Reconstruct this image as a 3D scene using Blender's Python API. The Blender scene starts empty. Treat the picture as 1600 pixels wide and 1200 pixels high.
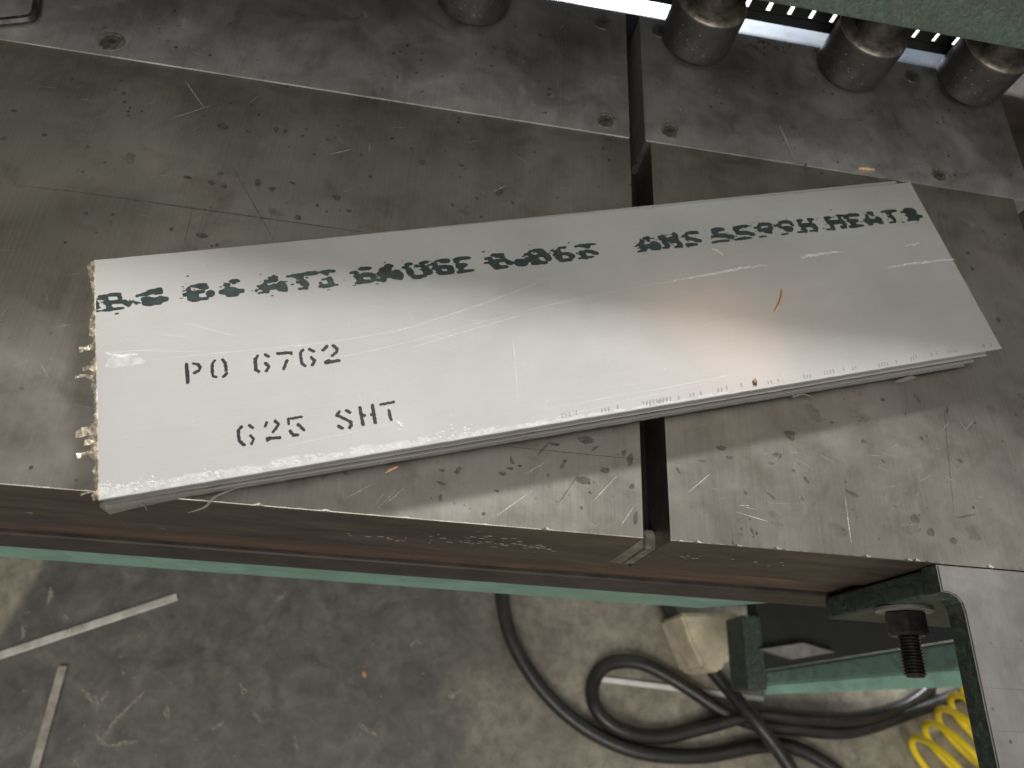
import bpy, bmesh, math, random
import numpy as np
from mathutils import Vector, Matrix, noise
random.seed(7)
scene = bpy.context.scene

# ------------------------------------------------------------------ camera
FPX = 1141.0                                   # focal length for a 1600 px wide frame
CAM = Vector((-0.11202, -0.08384, 0.32466))
ROT = Matrix(((0.98578292, -0.10822297, -0.12852948),
              (0.04307389, 0.90215421, -0.42925799),
              (0.16240899, 0.41761893, 0.89398979)))
cd = bpy.data.cameras.new('camera'); cam = bpy.data.objects.new('camera', cd)
scene.collection.objects.link(cam); scene.camera = cam
cam.matrix_world = Matrix.Translation(CAM) @ ROT.to_4x4()
cd.sensor_width = 36.0; cd.lens = 36.0 * FPX / 1600.0
cd.clip_start = 0.01; cd.clip_end = 100
cd.dof.use_dof = True; cd.dof.focus_distance = 0.36; cd.dof.aperture_fstop = 10.5

# ------------------------------------------------------------------ world and lamps
w = bpy.data.worlds.new('World'); scene.world = w; w.use_nodes = True
bg = w.node_tree.nodes['Background']
bg.inputs[0].default_value = (1.0, 0.965, 0.90, 1); bg.inputs[1].default_value = 0.19

def lamp(name, loc, target, size, power, color, spread=180):
    l = bpy.data.lights.new(name, 'AREA'); l.shape = 'RECTANGLE'; l.size, l.size_y = size
    l.energy = power; l.color = color; l.spread = math.radians(spread)
    o = bpy.data.objects.new(name, l); scene.collection.objects.link(o)
    o.location = loc
    o.rotation_euler = (Vector(target) - Vector(loc)).to_track_quat('-Z', 'Y').to_euler()
    return o
lamp('ceiling_light', (0.55, 0.30, 2.5), (0.55, 0.30, 0.0), (3.9, 2.3), 17, (1.0, 0.97, 0.93))
lamp('front_ceiling_light', (-0.4, -2.4, 2.4), (0.0, -0.1, -0.3), (3.0, 1.6), 78, (1.0, 0.96, 0.89))
lamp('rear_window_light', (0.50, 3.0, 1.42), (0.0, 0.0, 0.1), (0.8, 0.19), 330, (1.0, 0.985, 0.975))
lamp('rear_door_light', (1.6, 3.2, 1.9), (0.2, 0.2, 0.0), (2.4, 1.6), 26, (0.42, 0.70, 1.0))

lamp('left_skylight', (-2.1, 2.1, 2.5), (-0.3, 0.15, 0.0), (1.9, 1.8), 4.6, (1.0, 0.93, 0.76))
lamp('peach_glow_light', (0.78, 1.09, 1.58), (0.04, 0.112, 0.0), (0.55, 0.16), 0.50, (1.0, 0.62, 0.40))  # unseen lamp added so its peach glow reflects in the top sheet

scene.view_settings.view_transform = 'Standard'
scene.view_settings.look = 'None'
scene.view_settings.exposure = 0.02
scene.view_settings.gamma = 1.0
scene.view_settings.use_curve_mapping = False
scene.cycles.max_bounces = 6

# ------------------------------------------------------------------ helpers
def ray(x, y):
    return ROT @ Vector(((x - 800) / FPX, -(y - 600) / FPX, -1))
def at(x, y, z=0.0):                            # photo position -> point on the level z
    d = ray(x, y); return CAM + d * ((z - CAM.z) / d.z)
def aty(x, y, Y):                               # photo position -> point on the upright plane y = Y
    d = ray(x, y); return CAM + d * ((Y - CAM.y) / d.y)

def link(name, me, mat=None, parent=None):
    o = bpy.data.objects.new(name, me); scene.collection.objects.link(o)
    if mat is not None:
        for m in (mat if isinstance(mat, (list, tuple)) else [mat]): me.materials.append(m)
    if parent is not None: o.parent = parent
    return o
def obj(name, bm, mat, parent=None, smooth=None):
    me = bpy.data.meshes.new(name); bm.normal_update(); bm.to_mesh(me); bm.free()
    if smooth is not None:
        me.shade_smooth()
        me.set_sharp_from_angle(angle=math.radians(smooth))
    return link(name, me, mat, parent)
def empty(name, loc=(0, 0, 0)):
    o = bpy.data.objects.new(name, None); scene.collection.objects.link(o); o.location = loc
    o.empty_display_size = 0.02; return o
def tag(o, label=None, cat=None, group=None, kind=None):
    for k, v in (('label', label), ('category', cat), ('group', group), ('kind', kind)):
        if v: o[k] = v
    return o
def bbox(lo, hi, bev=0.0, seg=2):
    bm = bmesh.new(); bmesh.ops.create_cube(bm, size=1)
    for v in bm.verts:
        v.co = Vector([lo[i] + (v.co[i] + 0.5) * (hi[i] - lo[i]) for i in range(3)])
    if bev: bmesh.ops.bevel(bm, geom=bm.edges[:], offset=bev, segments=seg, affect='EDGES', profile=0.6)
    return bm
def prism(pts, z0, z1, bev=0.0, seg=2):
    bm = bmesh.new()
    a = [bm.verts.new((p[0], p[1], z0)) for p in pts]; b = [bm.verts.new((p[0], p[1], z1)) for p in pts]
    bm.faces.new(list(reversed(a))); bm.faces.new(b); n = len(pts)
    for i in range(n): bm.faces.new((a[i], a[(i + 1) % n], b[(i + 1) % n], b[i]))
    bmesh.ops.recalc_face_normals(bm, faces=bm.faces[:])
    if bev: bmesh.ops.bevel(bm, geom=bm.edges[:], offset=bev, segments=seg, affect='EDGES')
    return bm
def lathe(profile, seg=40, axis='Z', origin=(0, 0, 0)):
    bm = bmesh.new(); rings = []
    for r, h in profile:
        ring = []
        for i in range(seg):
            a = 2 * math.pi * i / seg
            if axis == 'Z': co = (r * math.cos(a), r * math.sin(a), h)
            else: co = (r * math.cos(a), -h, r * math.sin(a))       # along -y
            ring.append(bm.verts.new(Vector(co) + Vector(origin)))
        rings.append(ring)
    for A, B in zip(rings, rings[1:]):
        for i in range(seg): bm.faces.new((A[i], A[(i + 1) % seg], B[(i + 1) % seg], B[i]))
    bm.faces.new(rings[0]); bm.faces.new(rings[-1])
    bmesh.ops.recalc_face_normals(bm, faces=bm.faces[:])
    return bm
def spline(pts, n=10):
    pts = [Vector(p) for p in pts]; P = [2 * pts[0] - pts[1]] + pts + [2 * pts[-1] - pts[-2]]; out = []
    for i in range(1, len(P) - 2):
        for k in range(n):
            t = k / n; a, b, c, d = P[i - 1], P[i], P[i + 1], P[i + 2]
            out.append(0.5 * ((2 * b) + (c - a) * t + (2 * a - 5 * b + 4 * c - d) * t * t + (-a + 3 * b - 3 * c + d) * t ** 3))
    out.append(pts[-1]); return out
def tube(pts, r, seg=10):
    bm = bmesh.new(); rings = []; up = Vector((0, 0, 1)); prev = None
    for i, p in enumerate(pts):
        t = (pts[min(i + 1, len(pts) - 1)] - pts[max(i - 1, 0)]).normalized()
        if prev is None:
            n = t.cross(up)
            if n.length < 1e-3: n = t.cross(Vector((1, 0, 0)))
        else: n = prev - t * prev.dot(t)
        n.normalize(); prev = n; b = t.cross(n)
        rr = r(i / max(1, len(pts) - 1)) if callable(r) else r
        rings.append([bm.verts.new(p + (n * math.cos(2 * math.pi * k / seg) + b * math.sin(2 * math.pi * k / seg)) * rr) for k in range(seg)])
    for A, B in zip(rings, rings[1:]):
        for k in range(seg): bm.faces.new((A[k], A[(k + 1) % seg], B[(k + 1) % seg], B[k]))
    bm.faces.new(rings[0]); bm.faces.new(rings[-1])
    bmesh.ops.recalc_face_normals(bm, faces=bm.faces[:]); return bm

# ------------------------------------------------------------------ materials
class N:
    """small node helper"""
    def __init__(s, name):
        s.m = bpy.data.materials.new(name); s.m.use_nodes = True; s.t = s.m.node_tree
        s.b = s.t.nodes['Principled BSDF']; s.out = s.t.nodes['Material Output']
        s.co = s.t.nodes.new('ShaderNodeTexCoord').outputs['Object']
    def L(s, a, b): s.t.links.new(a, b)
    def mapped(s, scale=(1, 1, 1), rot=(0, 0, 0), loc=(0, 0, 0)):
        n = s.t.nodes.new('ShaderNodeMapping'); s.L(s.co, n.inputs[0])
        n.inputs['Scale'].default_value = scale; n.inputs['Rotation'].default_value = rot; n.inputs['Location'].default_value = loc
        return n.outputs[0]
    def noise(s, scale, detail=4, rough=0.55, vec=None, dist=0.0):
        n = s.t.nodes.new('ShaderNodeTexNoise'); s.L(vec if vec is not None else s.co, n.inputs['Vector'])
        n.inputs['Scale'].default_value = scale; n.inputs['Detail'].default_value = detail
        n.inputs['Roughness'].default_value = rough; n.inputs['Distortion'].default_value = dist
        return n.outputs['Fac']
    def voro(s, scale, vec=None, feature='F1'):
        n = s.t.nodes.new('ShaderNodeTexVoronoi'); n.feature = feature
        s.L(vec if vec is not None else s.co, n.inputs['Vector']); n.inputs['Scale'].default_value = scale
        return n.outputs['Distance']
    def ramp(s, fac, stops):
        n = s.t.nodes.new('ShaderNodeValToRGB'); s.L(fac, n.inputs[0]); e = n.color_ramp.elements
        while len(e) < len(stops): e.new(0.5)
        for k, (p, c) in zip(e, stops):
            k.position = p; k.color = (c, c, c, 1) if isinstance(c, (int, float)) else (*c, 1)
        return n.outputs[0]
    def mix(s, fac, a, b, mode='MIX'):
        n = s.t.nodes.new('ShaderNodeMix'); n.data_type = 'RGBA'; n.blend_type = mode
        for v, i in ((fac, 0), (a, 6), (b, 7)):
            if hasattr(v, 'links'): s.L(v, n.inputs[i])
            elif i == 0: n.inputs[0].default_value = v
            else: n.inputs[i].default_value = (v, v, v, 1) if isinstance(v, (int, float)) else (*v, 1)
        return n.outputs[2]
    def math(s, op, a, b=0.5):
        n = s.t.nodes.new('ShaderNodeMath'); n.operation = op
        for i, v in enumerate((a, b)):
            if hasattr(v, 'links'): s.L(v, n.inputs[i])
            else: n.inputs[i].default_value = v
        return n.outputs[0]
    def bump(s, h, strength=0.2, dist=0.001, normal=None):
        n = s.t.nodes.new('ShaderNodeBump'); s.L(h, n.inputs['Height'])
        n.inputs['Strength'].default_value = strength; n.inputs['Distance'].default_value = dist
        if normal is not None: s.L(normal, n.inputs['Normal'])
        return n.outputs[0]
    def set(s, **k):
        for key, v in k.items():
            i = s.b.inputs[{'color': 'Base Color', 'rough': 'Roughness', 'metal': 'Metallic', 'normal': 'Normal', 'alpha': 'Alpha',
                            'coat': 'Coat Weight', 'coatr': 'Coat Roughness', 'spec': 'Specular IOR Level', 'trans': 'Transmission Weight',
                            'aniso': 'Anisotropic', 'sss': 'Subsurface Weight'}[key]]
            if hasattr(v, 'links'): s.L(v, i)
            elif key == 'color': i.default_value = (*v, 1)
            else: i.default_value = v
        return s.m

def plain(name, color, rough=0.5, metal=0.0, var=0.25, scale=60, bump=0.15, bscale=300):
    n = N(name); f = n.noise(scale, 5, 0.6)
    c = n.ramp(f, [(0.3, tuple(x * (1 - var) for x in color)), (0.7, tuple(x * (1 + var) for x in color))])
    r = n.ramp(n.noise(scale * 2, 3), [(0.3, max(0.05, rough - 0.1)), (0.7, min(1, rough + 0.1))])
    return n.set(color=c, rough=r, metal=metal, normal=n.bump(n.noise(bscale, 3), bump, 0.0004))

def steel(name, dark, light, rough, brush_axis='y', dirt=(0.09, 0.075, 0.055), dirt_amt=0.55, brush=0.10):
    n = N(name)
    big = n.noise(9, 5, 0.6, dist=0.6); mid = n.noise(38, 5, 0.65, dist=0.4)
    sc = (900, 14, 900) if brush_axis == 'y' else (14, 900, 900)
    br = n.noise(1.0, 3, 0.7, vec=n.mapped(sc, rot=(0, 0, 0.03)), dist=0.4)
    c = n.mix(n.ramp(big, [(0.32, 0.0), (0.70, 1.0)]), dark, light)
    c = n.mix(n.ramp(mid, [(0.50, 0.0), (0.74, dirt_amt)]), c, dirt)
    c = n.mix(n.math('MULTIPLY', n.ramp(br, [(0.35, 0.0), (0.65, 1.0)]), brush), c, tuple(min(1, x * 1.7) for x in light))
    spots = n.voro(150, vec=n.mapped((1, 1, 1), loc=(3, 1, 0)))
    sm = n.math('MULTIPLY', n.ramp(spots, [(0.10, 1.0), (0.17, 0.0)]), n.ramp(n.noise(30, 2), [(0.52, 0.0), (0.6, 0.8)]))
    c = n.mix(sm, c, (0.07, 0.06, 0.05))
    r = n.ramp(n.noise(24, 6, 0.7, dist=0.5), [(0.30, rough - 0.10), (0.72, rough + 0.14)])
    nb = n.bump(br, 0.05, 0.0003); nb = n.bump(n.noise(55, 4), 0.12, 0.0012, nb)
    return n.set(color=c, rough=r, metal=0.92, normal=nb)

M = {}
M['bed'] = steel('bed_steel', (0.148, 0.141, 0.122), (0.268, 0.254, 0.228), 0.40)
M['wear'] = steel('wear_plate_steel', (0.27, 0.266, 0.258), (0.52, 0.515, 0.505), 0.44, dirt_amt=0.45)
M['arm_top'] = steel('arm_steel', (0.18, 0.173, 0.167), (0.29, 0.28, 0.272), 0.42, dirt_amt=0.3)
M['edge_worn'] = steel('worn_bed_edge', (0.16, 0.15, 0.125), (0.42, 0.40, 0.36), 0.42, dirt_amt=0.8)
M['blade'] = steel('blade_steel', (0.050, 0.058, 0.070), (0.080, 0.092, 0.110), 0.42, dirt_amt=0.5)

def front_face():
    n = N('oily_front_steel')
    f = n.noise(1.0, 6, 0.65, vec=n.mapped((14, 60, 70)), dist=0.8)
    c = n.ramp(f, [(0.30, (0.030, 0.022, 0.016)), (0.52, (0.060, 0.046, 0.034)), (0.75, (0.105, 0.080, 0.058))])
    chips = n.math('MULTIPLY', n.ramp(n.noise(1.0, 5, 0.75, vec=n.mapped((150, 150, 480))), [(0.64, 0.0), (0.68, 1.0)]), n.ramp(n.noise(7, 2), [(0.55, 0.0), (0.65, 1.0)]))
    c = n.mix(chips, c, (0.42, 0.39, 0.35))
    return n.set(color=c, rough=0.45, metal=0.25, normal=n.bump(f, 0.25, 0.001))
M['front'] = front_face()
def rust():
    n = N('rusty_rail')
    f = n.noise(1.0, 6, 0.7, vec=n.mapped((22, 60, 120), rot=(0, 0.5, 0)), dist=1.0)
    g = n.noise(1.0, 5, 0.7, vec=n.mapped((9, 30, 60)), dist=0.5)
    c = n.ramp(f, [(0.30, (0.045, 0.030, 0.022)), (0.50, (0.12, 0.065, 0.038)), (0.72, (0.24, 0.125, 0.068))])
    c = n.mix(n.ramp(g, [(0.42, 0.95), (0.66, 0.1)]), c, (0.050, 0.038, 0.030))
    return n.set(color=c, rough=0.6, metal=0.1, normal=n.bump(f, 0.4, 0.001))
M['rust'] = rust()
M['lip'] = plain('grimy_lip', (0.040, 0.030, 0.025), 0.5, 0.2, 0.5, 40)
M['edge_pale'] = plain('worn_pale_edge', (0.30, 0.27, 0.22), 0.5, 0.5, 0.4, 90)
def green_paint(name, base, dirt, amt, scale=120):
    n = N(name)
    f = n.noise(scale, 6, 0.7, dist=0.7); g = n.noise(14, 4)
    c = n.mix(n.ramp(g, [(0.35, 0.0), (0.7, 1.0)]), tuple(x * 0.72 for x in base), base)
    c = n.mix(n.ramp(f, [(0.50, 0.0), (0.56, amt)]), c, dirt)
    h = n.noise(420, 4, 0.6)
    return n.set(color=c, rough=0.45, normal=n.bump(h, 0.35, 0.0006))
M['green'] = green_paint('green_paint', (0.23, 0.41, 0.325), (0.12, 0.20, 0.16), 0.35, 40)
def hammered():
    n = N('hammered_green_paint')
    f = n.noise(330, 7, 0.75, dist=1.2); g = n.noise(50, 6, 0.7)
    c = n.ramp(f, [(0.30, (0.035, 0.060, 0.048)), (0.46, (0.085, 0.12, 0.10)), (0.60, (0.14, 0.195, 0.165)), (0.78, (0.26, 0.34, 0.295))])
    c = n.mix(n.ramp(g, [(0.42, 0.0), (0.62, 0.65)]), c, (0.095, 0.085, 0.065))
    c = n.mix(n.ramp(n.noise(700, 3), [(0.70, 0.0), (0.74, 0.8)]), c, (0.52, 0.62, 0.56))
    return n.set(color=c, rough=0.42, normal=n.bump(f, 0.55, 0.0014))
M['hammer'] = hammered()
M['rail_top'] = green_paint('shaded_rail_top', (0.075, 0.14, 0.115), (0.04, 0.055, 0.05), 0.6, 40)  # green paint darkened to stand for the shade under the bed
M['ram'] = green_paint('grey_green_ram_paint', (0.27, 0.28, 0.245), (0.15, 0.14, 0.12), 0.4, 30)
def scraped():
    n = N('scraped_dark_green_casting')
    f = n.noise(110, 6, 0.75, dist=1.6)
    c = n.ramp(f, [(0.30, (0.016, 0.018, 0.016)), (0.50, (0.034, 0.044, 0.038)), (0.62, (0.055, 0.085, 0.07))])
    s = n.ramp(n.noise(1.0, 5, 0.8, vec=n.mapped((150, 260, 150)), dist=2.0), [(0.60, 0.0), (0.64, 0.8)])
    c = n.mix(s, c, (0.15, 0.24, 0.20))
    return n.set(color=c, rough=0.5, normal=n.bump(f, 0.5, 0.0012))
M['cast'] = scraped()
M['void'] = plain('dark_machine_interior', (0.012, 0.014, 0.014), 0.7)  # near-black stands in for shade under the machine; the guard uses it too
M['slot'] = plain('greasy_shaded_slot', (0.012, 0.011, 0.010), 0.6, 0.1, 0.4, 80)  # grease and the deep shade of the slot both put into this black
M['plug'] = plain('slot_end_steel', (0.22, 0.20, 0.17), 0.5, 0.7, 0.5, 200)
def foot():
    n = N('dark_oxide_steel')
    f = n.noise(60, 6, 0.7, dist=0.6)
    c = n.ramp(f, [(0.3, (0.036, 0.035, 0.034)), (0.7, (0.085, 0.081, 0.077))])
    c = n.mix(n.ramp(n.noise(420, 4), [(0.66, 0.0), (0.72, 0.7)]), c, (0.38, 0.34, 0.29))
    return n.set(color=c, rough=n.ramp(n.noise(90, 3), [(0.3, 0.40), (0.7, 0.58)]), metal=0.6, normal=n.bump(n.noise(260, 3), 0.12, 0.0004))
M['foot'] = foot()
M['foot_rim_highlight'] = plain('foot_rim_highlight_steel', (0.30, 0.27, 0.235), 0.42, 0.8, 0.4, 150)  # highlight on the rim put into a paler colour
M['piston'] = plain('piston_steel', (0.10, 0.092, 0.082), 0.5, 0.7, 0.4, 300, 0.3)
M['bolt'] = plain('black_oxide_bolt', (0.060, 0.053, 0.050), 0.42, 0.75, 0.4, 200)
M['screw'] = plain('screw_steel', (0.34, 0.32, 0.29), 0.36, 0.9, 0.4, 300)
M['screw_dark'] = plain('screw_recess', (0.035, 0.033, 0.030), 0.6, 0.4)
M['key'] = plain('hex_key_steel', (0.10, 0.10, 0.105), 0.34, 0.85, 0.5, 120)

def sheet_mat(name, tint=1.0):
    n = N(name)
    g = n.noise(1.0, 4, 0.7, vec=n.mapped((10, 900, 900)))
    f = n.noise(14, 5, 0.6, dist=0.4); sp = n.noise(900, 2)
    c = n.ramp(f, [(0.3, tuple(x * tint for x in (0.415, 0.412, 0.40))), (0.7, tuple(x * tint for x in (0.465, 0.462, 0.45)))])
    c = n.mix(n.math('MULTIPLY', n.ramp(g, [(0.4, 0.0), (0.7, 1.0)]), 0.08), c, (0.60, 0.60, 0.59))
    c = n.mix(n.ramp(sp, [(0.73, 0.0), (0.77, 0.45)]), c, (0.9, 0.9, 0.88))
    r = n.ramp(f, [(0.3, 0.17), (0.7, 0.25)])
    nb = n.bump(g, 0.04, 0.0002); nb = n.bump(n.noise(11, 3), 0.10, 0.004, nb)
    return n.set(color=c, rough=r, metal=0.50, normal=nb)
M['sheet'] = sheet_mat('filmed_metal_sheet')
M['sheet_edge'] = plain('dark_sheared_edge', (0.095, 0.082, 0.072), 0.4, 0.6, 0.5, 160)
M['sheet_edge2'] = plain('sheared_sheet_edge', (0.20, 0.18, 0.16), 0.38, 0.7, 0.4, 160)
M['sheet2'] = sheet_mat('bare_metal_sheet', 0.95)
def ink(name, col):
    n = N(name); f = n.noise(240, 4)
    return n.set(color=n.ramp(f, [(0.35, tuple(x * 0.6 for x in col)), (0.7, tuple(x * 1.7 for x in col))]), rough=0.42)
M['ink_green'] = ink('green_black_ink', (0.011, 0.020, 0.019))
M['ink_black'] = ink('black_ink', (0.009, 0.009, 0.010))
def veil(name, col, a0, a1, scale=400, rough=0.5):
    n = N(name); f = n.noise(scale, 5, 0.7)
    n.set(color=col, rough=rough, alpha=n.ramp(f, [(0.35, a0), (0.65, a1)])); return n.m
M['scratch'] = veil('scratch_mark', (0.78, 0.78, 0.76), 0.0, 0.25)
M['gouge'] = veil('torn_film_mark', (0.80, 0.80, 0.78), 0.05, 0.48, 240)
M['frost'] = veil('frosted_film', (0.74, 0.74, 0.73), 0.0, 0.36, 300)
M['bubble'] = veil('film_bubble', (0.66, 0.66, 0.65), 0.0, 0.36, 500, 0.4)
M['stamp'] = veil('faint_grey_stamp', (0.20, 0.20, 0.22), 0.1, 0.75, 1200)
M['oil'] = veil('oil_stain', (0.050, 0.043, 0.034), 0.15, 0.70, 320, 0.4)
M['oil_soft'] = veil('dried_smear', (0.085, 0.072, 0.055), 0.0, 0.35, 160, 0.45)
M['bed_scratch'] = veil('bright_bed_scratch', (0.62, 0.60, 0.56), 0.05, 0.6, 900)
M['chipped'] = veil('bare_metal_chip', (0.42, 0.39, 0.34), 0.3, 0.95, 800)
M['scuff'] = veil('dusty_scuff', (0.42, 0.39, 0.32), 0.0, 0.7, 220, 0.7)
M['bed_line'] = veil('scribed_line', (0.06, 0.05, 0.042), 0.2, 0.7, 300)
def tape():
    n = N('torn_tape_residue'); f = n.noise(130, 5, 0.7)
    c = n.ramp(f, [(0.32, (0.16, 0.10, 0.055)), (0.50, (0.36, 0.30, 0.22)), (0.72, (0.58, 0.54, 0.45))])
    return n.set(color=c, rough=0.4, alpha=n.ramp(n.noise(260, 4), [(0.38, 0.15), (0.58, 0.9)]), sss=0.0, normal=n.bump(f, 0.5, 0.001))
M['tape'] = tape()
n_ = N('clear_plastic_film'); M['film'] = n_.set(color=(0.36, 0.33, 0.30), rough=0.2, alpha=0.40)
M['sliver'] = plain('tan_sliver', (0.50, 0.31, 0.17), 0.5, 0, 0.3, 500)
M['chip'] = plain('brown_chip', (0.10, 0.05, 0.025), 0.6, 0, 0.6, 600)
def concrete():
    n = N('stained_concrete')
    f = n.noise(9, 8, 0.7, dist=0.6); g = n.noise(55, 8, 0.75, dist=0.3); h = n.noise(22, 7, 0.7, dist=0.8)
    c = n.ramp(f, [(0.30, (0.17, 0.155, 0.125)), (0.50, (0.30, 0.275, 0.215)), (0.70, (0.43, 0.395, 0.31))])
    c = n.mix(n.ramp(g, [(0.42, 0.0), (0.66, 0.75)]), c, (0.12, 0.112, 0.095))
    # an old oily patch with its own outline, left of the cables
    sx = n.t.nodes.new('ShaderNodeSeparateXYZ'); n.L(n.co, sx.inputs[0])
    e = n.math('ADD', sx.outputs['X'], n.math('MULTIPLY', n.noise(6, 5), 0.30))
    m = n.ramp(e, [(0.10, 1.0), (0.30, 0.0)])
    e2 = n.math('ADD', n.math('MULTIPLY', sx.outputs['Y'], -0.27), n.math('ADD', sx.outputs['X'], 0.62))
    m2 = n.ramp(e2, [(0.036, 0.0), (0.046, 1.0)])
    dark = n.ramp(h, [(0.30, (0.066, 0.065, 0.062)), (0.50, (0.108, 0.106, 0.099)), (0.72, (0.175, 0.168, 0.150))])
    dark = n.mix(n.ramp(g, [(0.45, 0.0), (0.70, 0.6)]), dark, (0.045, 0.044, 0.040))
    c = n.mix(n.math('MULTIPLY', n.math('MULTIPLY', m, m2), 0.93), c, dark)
    fl = n.ramp(n.noise(1.0, 6, 0.8, vec=n.mapped((70, 30, 60), rot=(0, 0, 0.5)), dist=1.8), [(0.66, 0.0), (0.72, 0.6)])
    c = n.mix(fl, c, (0.36, 0.34, 0.29))
    return n.set(color=c, rough=n.ramp(h, [(0.3, 0.28), (0.7, 0.55)]), normal=n.bump(g, 0.3, 0.003))
M['concrete'] = concrete()
M['cable'] = plain('black_rubber', (0.022, 0.021, 0.020), 0.38, 0, 0.4, 60)
M['hose'] = plain('yellow_plastic', (0.88, 0.66, 0.020), 0.4, 0, 0.08, 40, 0.05)
M['strip_pale'] = plain('pale_offcut', (0.66, 0.64, 0.59), 0.35, 0.4, 0.25, 60)
M['strip_grey'] = plain('grey_offcut', (0.42, 0.38, 0.33), 0.4, 0.5, 0.3, 90)
M['white'] = plain('white_strip', (0.80, 0.79, 0.76), 0.5, 0, 0.1, 60)
M['cream'] = plain('cream_paint', (0.58, 0.52, 0.38), 0.6, 0, 0.3, 40)
M['grey_plate'] = plain('grey_plate', (0.22, 0.21, 0.20), 0.5, 0.3, 0.3, 60)
M['tray'] = plain('pale_outfeed_tray', (0.80, 0.82, 0.84), 0.5, 0, 0.08, 20)

# ------------------------------------------------------------------ traced outlines -> flat print (marching squares)
def contour(name, F, x0, y0, step, mat, parent, z):
    """mesh of the region F > 0 on a regular grid (F[j, i])"""
    vs = {}; verts = []; faces = []
    ny, nx = F.shape
    def vid(key, x, y):
        k = vs.get(key)
        if k is None: k = vs[key] = len(verts); verts.append((x0 + x * step, y0 + y * step, z))
        return k
    S = F > 0
    cnt = S[:-1, :-1].astype(int) + S[1:, :-1] + S[:-1, 1:] + S[1:, 1:]
    for j, i in zip(*np.nonzero(cnt)):
        poly = []
        c = ((i, j), (i + 1, j), (i + 1, j + 1), (i, j + 1))
        for a in range(4):
            (xa, ya), (xb, yb) = c[a], c[(a + 1) % 4]; fa, fb = F[ya, xa], F[yb, xb]
            if fa > 0: poly.append(vid((xa, ya), xa, ya))
            if (fa > 0) != (fb > 0):
                t = fa / (fa - fb); key = (min(xa, xb), min(ya, yb), 'h' if ya == yb else 'v')
                poly.append(vid(key, xa + (xb - xa) * t, ya + (yb - ya) * t))
        poly = list(dict.fromkeys(poly))
        if len(poly) > 2: faces.append(poly)
    me = bpy.data.meshes.new(name); me.from_pydata(verts, [], faces); me.update()
    return link(name, me, mat, parent)
def field(x0, x1, y0, y1, step): return np.full((int((y1 - y0) / step) + 2, int((x1 - x0) / step) + 2), -5.0)
def stamp(F, x0, y0, step, ax, ay, bx, by, r, soft=1.0):
    m = r + 0.004
    i0 = max(0, int((min(ax, bx) - m - x0) / step)); i1 = min(F.shape[1], int((max(ax, bx) + m - x0) / step) + 2)
    j0 = max(0, int((min(ay, by) - m - y0) / step)); j1 = min(F.shape[0], int((max(ay, by) + m - y0) / step) + 2)
    if i1 <= i0 or j1 <= j0: return
    X = x0 + np.arange(i0, i1) * step; Y = y0 + np.arange(j0, j1) * step
    X, Y = np.meshgrid(X, Y); dx, dy = bx - ax, by - ay; L2 = dx * dx + dy * dy
    t = np.clip(((X - ax) * dx + (Y - ay) * dy) / L2, 0, 1) if L2 > 0 else 0
    d = (r - np.hypot(X - ax - t * dx, Y - ay - t * dy)) * 1000
    F[j0:j1, i0:i1] = np.maximum(F[j0:j1, i0:i1], d)
def roughen(F, x0, y0, step, amp, scale, sx=1.0):
    J, I = np.nonzero(F > -0.6)
    for j, i in zip(J, I):
        F[j, i] += amp * noise.noise(Vector(((x0 + i * step) * scale * sx, (y0 + j * step) * scale, 3.3)))
def ribbon(bm, pts, w, z, jit=0.0):
    pts = [Vector((p[0], p[1], z)) for p in pts]; L = []
    for i, p in enumerate(pts):
        t = pts[min(i + 1, len(pts) - 1)] - pts[max(i - 1, 0)]; n = Vector((-t.y, t.x, 0)).normalized()
        u = i / (len(pts) - 1); ww = w * (0.25 + 0.75 * math.sin(math.pi * min(1, max(0, 0.04 + 0.92 * u)))) * (1 + jit * random.uniform(-1, 1))
        L.append((bm.verts.new(p + n * ww / 2), bm.verts.new(p - n * ww / 2)))
    for (a, b), (c, d) in zip(L, L[1:]): bm.faces.new((b, d, c, a))
def blob(bm, cx, cy, rx, ry, ang, z, n=14, jit=0.25):
    c, s = math.cos(ang), math.sin(ang); ph = random.uniform(0, 9); vs = []
    for k in range(n):
        a = 2 * math.pi * k / n; r = 1 + jit * noise.noise(Vector((math.cos(a) * 1.3 + ph, math.sin(a) * 1.3, ph))) * 2
        x, y = rx * r * math.cos(a), ry * r * math.sin(a)
        vs.append(bm.verts.new((cx + x * c - y * s, cy + x * s + y * c, z)))
    bm.faces.new(vs)

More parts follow.
